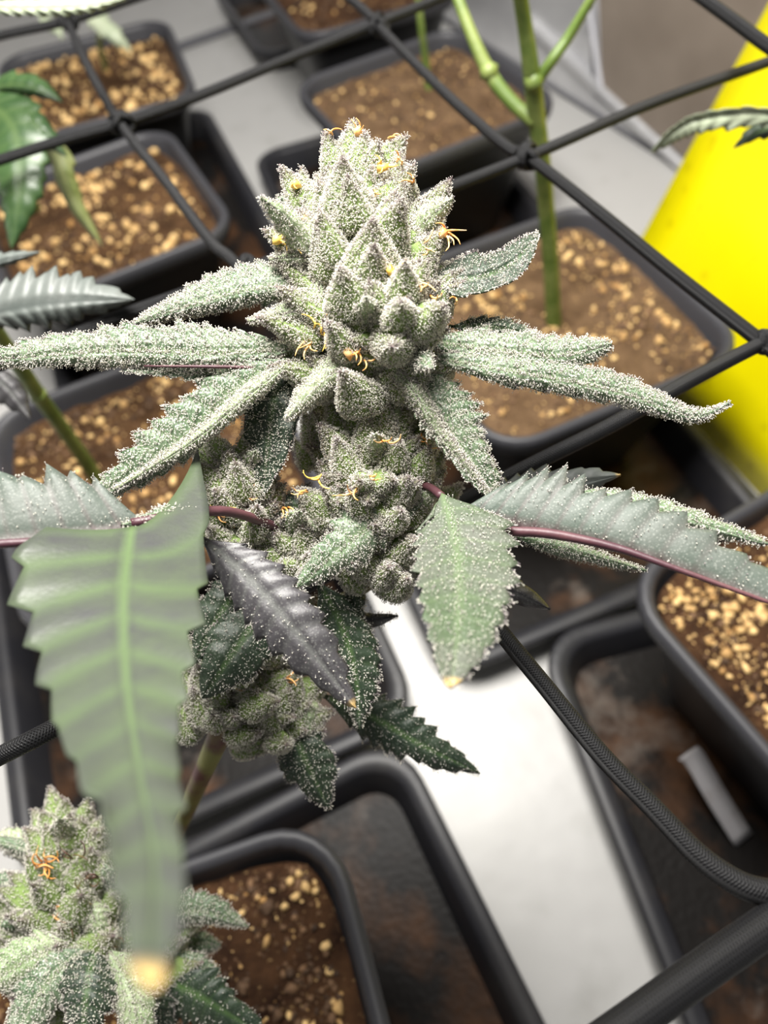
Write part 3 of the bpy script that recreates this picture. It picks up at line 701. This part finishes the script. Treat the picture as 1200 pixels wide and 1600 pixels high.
# the near fan leaf on the left
L([(206, 822, .150), (194, 930, .130), (198, 1060, .110), (218, 1200, .089), (243, 1360, .069), (232, 1540, .053)], 124, 172, M_NEAR, dl=.001, dr=-.001, teeth=12, amp=.16, corr=.0007, name='leaf', vlat=.75, tiptan=.05, sweep=.12, wave=.0022, thick=.0004, midw=.05, latw=.3, halfn=10, back=(.36, .085), wp=[(0, .85), (.05, 1.), (.14, 1.), (.3, .93), (.42, .78), (.5, .6), (.58, .5), (.78, .42), (.9, .32), (.97, .2), (1, .05)], label='large pale green leaf blurred by nearness')
lf = L([(235, 822, .156), (120, 838, .150), (0, 848, .146), (-120, 856, .144)], 6, 112, M_UNDER, dl=.003, dr=.004, teeth=8, amp=.2, p=(.5, .35), corr=.0003, frost=.35, name='leaf', vlat=.5, label='grey-green leaf underside with purple midrib')
tube('midrib', [W(180, 842, .1495), W(90, 845, .147), W(0, 850, .1445), W(-100, 857, .143)], [.0008, .0009, .0009, .0006], M_PURST, lf, 8)
tube('petiole', [W(205, 818, .154), W(280, 805, .158), (W(360, 800, .168)), W(450, 830, .186)], [.0011, .0011, .0012, .0012], M_PURST, MP, 8)
L([(320, 800, .158), (260, 812, .155), (190, 820, .153)], 22, 22, M_FROSTY, dl=.003, dr=.003, teeth=5, amp=.2, frost=6, name='sugar_leaf')
tube('petiole', [W(722, 800, .169), W(680, 815, .178), W(640, 850, .19), W(610, 872, .197)], [.0013, .0013, .0012, .0012], M_PURST, MP, 8)
tube('petiole', [W(690, 775, .168), W(668, 760, .176), W(640, 760, .186)], [.001, .001, .001], M_PURST, MP, 8)
# orange hairs
for (x, y, d, n, ln, m_, b_, aim) in ((463, 288, .1725, 2, 26, M_PISTY, True, -1.6), (532, 326, .167, 3, 24, M_PISTY, True, -1.2), (433, 376, .169, 4, 34, M_PISTY, True, -.5), (560, 206, .177, 3, 26, M_PIST, True, -.3), (612, 212, .177, 2, 18, M_PIST, False, -1),
        (520, 216, .176, 2, 26, M_PIST, False, -1.7), (598, 262, .170, 3, 22, M_PISTY, True, 0), (625, 256, .170, 2, 22, M_PIST, False, -.8), (640, 285, .170, 2, 24, M_PIST, False, -1.5), (692, 366, .169, 5, 36, M_PIST, True, -.4), (665, 385, .168, 3, 28, M_PIST, False, 0),
        (478, 340, .169, 2, 28, M_PIST, False, 1.5), (590, 300, .168, 2, 20, M_PIST, False, 2), (552, 450, .162, 3, 24, M_PIST, True, 1.7), (628, 455, .157, 3, 28, M_PIST, False, .5), (655, 445, .158, 3, 26, M_PIST, False, .3), (612, 425, .158, 2, 22, M_PISTY, True, 0), (678, 462, .160, 2, 22, M_PIST, False, 1),
        (712, 474, .164, 1, 30, M_PIST, False, -.4), (485, 535, .167, 4, 30, M_PIST, False, 2.6), (545, 552, .163, 3, 26, M_PIST, True, .1), (568, 560, .164, 2, 22, M_PIST, False, 0), (505, 470, .164, 2, 22, M_PIST, False, 1.2), (495, 520, .166, 4, 30, M_PISTY, False, 0),
        (600, 690, .168, 3, 30, M_PIST, False, 1.6), (555, 765, .168, 3, 26, M_PIST, False, 2), (503, 740, .172, 3, 28, M_PISTY, False, 2), (480, 765, .174, 3, 28, M_PIST, False, 2.8), (530, 850, .178, 2, 20, M_PIST, False, 1), (555, 640, .176, 2, 26, M_PIST, False, 2), (660, 680, .176, 3, 26, M_PIST, False, 2), (350, 780, .176, 4, 30, M_PISTY, False, 2),
        (340, 795, .177, 3, 26, M_PIST, False, 2), (375, 775, .177, 3, 24, M_PIST, False, .2), (445, 790, .18, 3, 22, M_PIST, False, .2), (400, 1080, .193, 4, 34, M_PISTY, False, 2), (450, 1060, .194, 3, 30, M_PIST, False, 0), (372, 1150, .198, 2, 30, M_PALE, False, .6), (585, 745, .166, 2, 18, M_PIST, False, 1)):
    pistil(MP, x, y, d, n, ln, m_, aim, b_)
cull_frost(K)
trichomes(MP, K)

# ================================================================== the second flower, bottom left
base2 = Z(60, 1640, POT_H - .012)
P2 = thing('cannabis_plant', base2, 'second smaller green flower at the bottom left, partly behind the blurred leaf', 'plant')
K2 = 'second'
tube('stem', [base2 - np.array([0, 0, .008]), W(90, 1640, .30), W(125, 1560, .245), W(125, 1460, .225), W(115, 1330, .222)], [.003, .003, .003, .002, .001], M_STEM, P2, 10)
cola(P2, [(140, 1520, .222), (125, 1440, .220), (108, 1350, .220), (112, 1262, .222)], [.010, .015, .012, .004], 66, [.0135, .013, .0105], K2, 7, .85, 0, 3)
cola(P2, [(230, 1480, .226), (250, 1410, .224)], [.012, .008], 24, [.013, .012], K2, 7, .8, 0, 5)
cola(P2, [(20, 1470, .222), (10, 1400, .222)], [.012, .006], 18, [.0125, .011], K2, 7, .8, 0, 6)
for a in (([(95, 1330, .224), (88, 1290, .222), (86, 1250, .224)], 16, 16, M_DARK, 3.), ([(110, 1345, .22), (50, 1330, .216), (-40, 1305, .22)], 18, 20, M_FROSTY, 5.), ([(120, 1375, .218), (50, 1385, .214), (-40, 1370, .216)], 24, 26, M_FROSTY, 6.),
          ([(150, 1480, .204), (135, 1545, .195), (128, 1660, .190)], 52, 48, M_DARK, 4.5), ([(135, 1480, .204), (70, 1540, .196), (10, 1640, .192)], 48, 44, M_FROSTY, 6.), ([(170, 1482, .204), (205, 1545, .197), (222, 1660, .192)], 44, 40, M_PALE, 6.), ([(110, 1470, .204), (40, 1500, .198), (-50, 1560, .196)], 44, 40, M_PALE, 6.),
          ([(240, 1440, .218), (310, 1425, .214), (388, 1448, .217)], 40, 22, M_FROSTY, 5.), ([(220, 1530, .216), (230, 1580, .21), (235, 1660, .21)], 46, 46, M_DARK, 3.), ([(250, 1490, .220), (300, 1505, .216), (345, 1520, .217)], 22, 22, M_FROSTY, 4.),
          ([(235, 1520, .219), (300, 1550, .213), (350, 1580, .212), (430, 1630, .214)], 50, 56, M_DARK, .6), ([(95, 1420, .212), (60, 1440, .208), (20, 1480, .21)], 26, 26, M_PALE, 6.), ([(130, 1400, .208), (150, 1440, .205), (160, 1490, .207)], 26, 26, M_PALE, 6.)):
    leaf(P2, a[0], a[1], a[2], a[3], teeth=8, amp=.2, frost=a[4] * .8, key=K2, dl=.003, dr=.003, vlat=.3)
for (x, y) in ((70, 1345), (62, 1352), (120, 1340), (128, 1395), (150, 1375), (100, 1440), (80, 1420), (130, 1490), (180, 1470), (75, 1350)):
    pistil(P2, x, y, .207, 4, 26, M_PIST if x < 100 else M_STEMP)
cull_frost(K2)
trichomes(P2, K2, rh=.000175)

# ================================================================== background plants
def plant(loc, label): return thing('cannabis_plant', loc, label, 'plant')
# thick branching stem in the pot beside the card
s0 = Z(868, 514, POT_H - .014); dS = float((s0 - CAM) @ FW)
pD = plant(s0, 'thick bare green stem branching below the net beside the yellow card')
tube('stem', [s0 - np.array([0, 0, .01]), W(862, 440, dS - .03), W(854, 330, dS - .07), W(847, 250, dS - .10), W(838, 180, dS - .12), W(832, 125, dS - .135), W(820, 40, dS - .155), W(804, -60, dS - .18)], [.0052, .0048, .0045, .0043, .0044, .0042, .0034, .003], M_STEM, pD, 12)
tube('branch', [W(834, 135, dS - .13), W(862, 95, dS - .14), W(890, 55, dS - .145), W(935, -20, dS - .16)], [.0028, .0026, .0024, .002], M_STEM, pD, 10)
tube('branch', [W(838, 192, dS - .118), W(800, 160, dS - .118), W(765, 115, dS - .12), W(735, 50, dS - .125), (W(705, -30, dS - .13))], [.0036, .0034, .0036, .003, .0026], M_STEM, pD, 10)
for x, y, dd_ in ((834, 128, dS - .136), (764, 112, dS - .121)):
    c = W(x, y, dd_); mesh('stem_node', c + IV * .0052, IF, M_STEM, pD)
# slim stem in the top middle pot
s0 = Z(672, 150, POT_H - .013); dS2 = float((s0 - CAM) @ FW)
pC = plant(s0, 'slim pale green stem rising from the top middle pot')
tube('stem', [s0 - np.array([0, 0, .008]), W(665, 95, dS2 - .02), W(658, 40, dS2 - .045), W(650, -40, dS2 - .07)], [.003, .003, .0028, .0024], M_STEM, pC, 8)
# stem in the pot behind the flower
s0 = Z(160, 770, POT_H - .013); dS3 = float((s0 - CAM) @ FW)
pH = plant(s0, 'slanting green stem rising behind the long frosted left leaf')
tube('stem', [s0 - np.array([0, 0, .01]), W(140, 730, dS3 - .02), W(95, 665, dS3 - .06), W(58, 615, dS3 - .09), W(22, 560, dS3 - .12), W(-40, 470, dS3 - .16)], [.0042, .004, .0038, .004, .0036, .0034], M_STEM, pH, 10)
mesh('stem_node', W(60, 617, dS3 - .09) + IV * .0048, IF, M_STEM, pH)
leaf(pH, [(-60, 500, .25), (40, 478, .245), (120, 470, .243), (210, 468, .245)], 58, 42, M_UNDER2, dl=.006, dr=.006, teeth=12, amp=.22, corr=.0012, vlat=.4)
leaf(pH, [(-40, 420, .262), (10, 405, .26), (62, 394, .262)], 14, 14, M_UNDER2, dl=.003, dr=.003, teeth=5)
leaf(pH, [(-40, 570, .27), (10, 605, .268), (48, 655, .27)], 24, 26, M_PURP, dl=.003, dr=.003, teeth=5, amp=.15)
# leaves over the upper left pots
s0 = Z(60, 330, POT_H - .013); dS4 = float((s0 - CAM) @ FW)
pB = plant(s0, 'dark green fan leaves hanging over the upper left pots')
tube('stem', [s0 - np.array([0, 0, .008]), W(20, 260, dS4 - .06), W(-20, 190, dS4 - .12), W(-40, 120, dS4 - .2)], [.0036, .0034, .003, .0028], M_STEM, pB, 8)
leaf(pB, [(-30, 150, .34), (20, 200, .33), (30, 290, .325), (18, 390, .33)], 58, 52, M_GREEN, dl=.004, dr=.004, teeth=10, amp=.2, vlat=.7)
leaf(pB, [(-30, 150, .34), (20, 165, .335), (60, 200, .33), (105, 245, .335)], 28, 30, M_GREEN, dl=.004, dr=.004, teeth=8, amp=.2)
leaf(pB, [(-20, 140, .34), (20, 132, .335), (60, 140, .333), (98, 160, .335)], 22, 16, M_GREEN, dl=.004, dr=.004, teeth=7, amp=.15)
leaf(pB, [(70, 205, .36), (92, 250, .355), (112, 310, .36), (160, 385, .37)], 22, 16, M_YELGREEN, dl=.004, dr=.004, teeth=6, amp=.1)
leaf(pB, [(-60, 10, .30), (40, 12, .295), (140, 8, .295), (230, -14, .30)], 16, 16, M_BGREEN, dl=.004, dr=.003, teeth=14, amp=.3, corr=.001, label='grey toothed leaf edge')
s0 = Z(165, 112, POT_H - .013)
pA = plant(s0, 'yellowish young leaf and stalk in the topmost left pot')
dA = float((s0 - CAM) @ FW)
tube('stem', [s0 - np.array([0, 0, .008]), W(158, 80, dA - .03), W(154, 45, dA - .06), W(140, 0, dA - .10)], [.003, .003, .0026, .002], M_YELGREEN, pA, 8)
leaf(pA, [(128, 20, dA - .10), (155, 35, dA - .10), (180, 55, dA - .10), (206, 82, dA - .09)], 16, 18, M_BGREEN, dl=.004, dr=.004, teeth=6)
leaf(pA, [(60, 25, dA - .11), (72, 35, dA - .11), (88, 45, dA - .11), (98, 62, dA - .11)], 12, 12, M_BGREEN, dl=.004, dr=.004, teeth=5)
# leaf in front of the card
s0 = Z(1340, 900, POT_H - .013)
pR = plant(s0, 'arching grey-green leaf tip in front of the yellow card')
tube('stem', [s0 - np.array([0, 0, .008]), W(1400, 640, .36), W(1390, 330, .33), W(1330, 215, .31)], [.0034, .003, .002, .0014], M_STEM, pR, 8)
leaf(pR, [(1330, 215, .31), (1200, 178, .305), (1100, 185, .305), (1055, 205, .308), (1018, 238, .315)], 26, 10, M_BGREEN, dl=.003, dr=-.002, teeth=12, amp=.22, label='pale toothed leaf', p=(.8, .5))
leaf(pR, [(1330, 215, .312), (1230, 200, .312), (1190, 205, .312), (1145, 232, .314)], 18, 26, M_DARK, dl=.003, dr=.003, teeth=6, amp=.3)
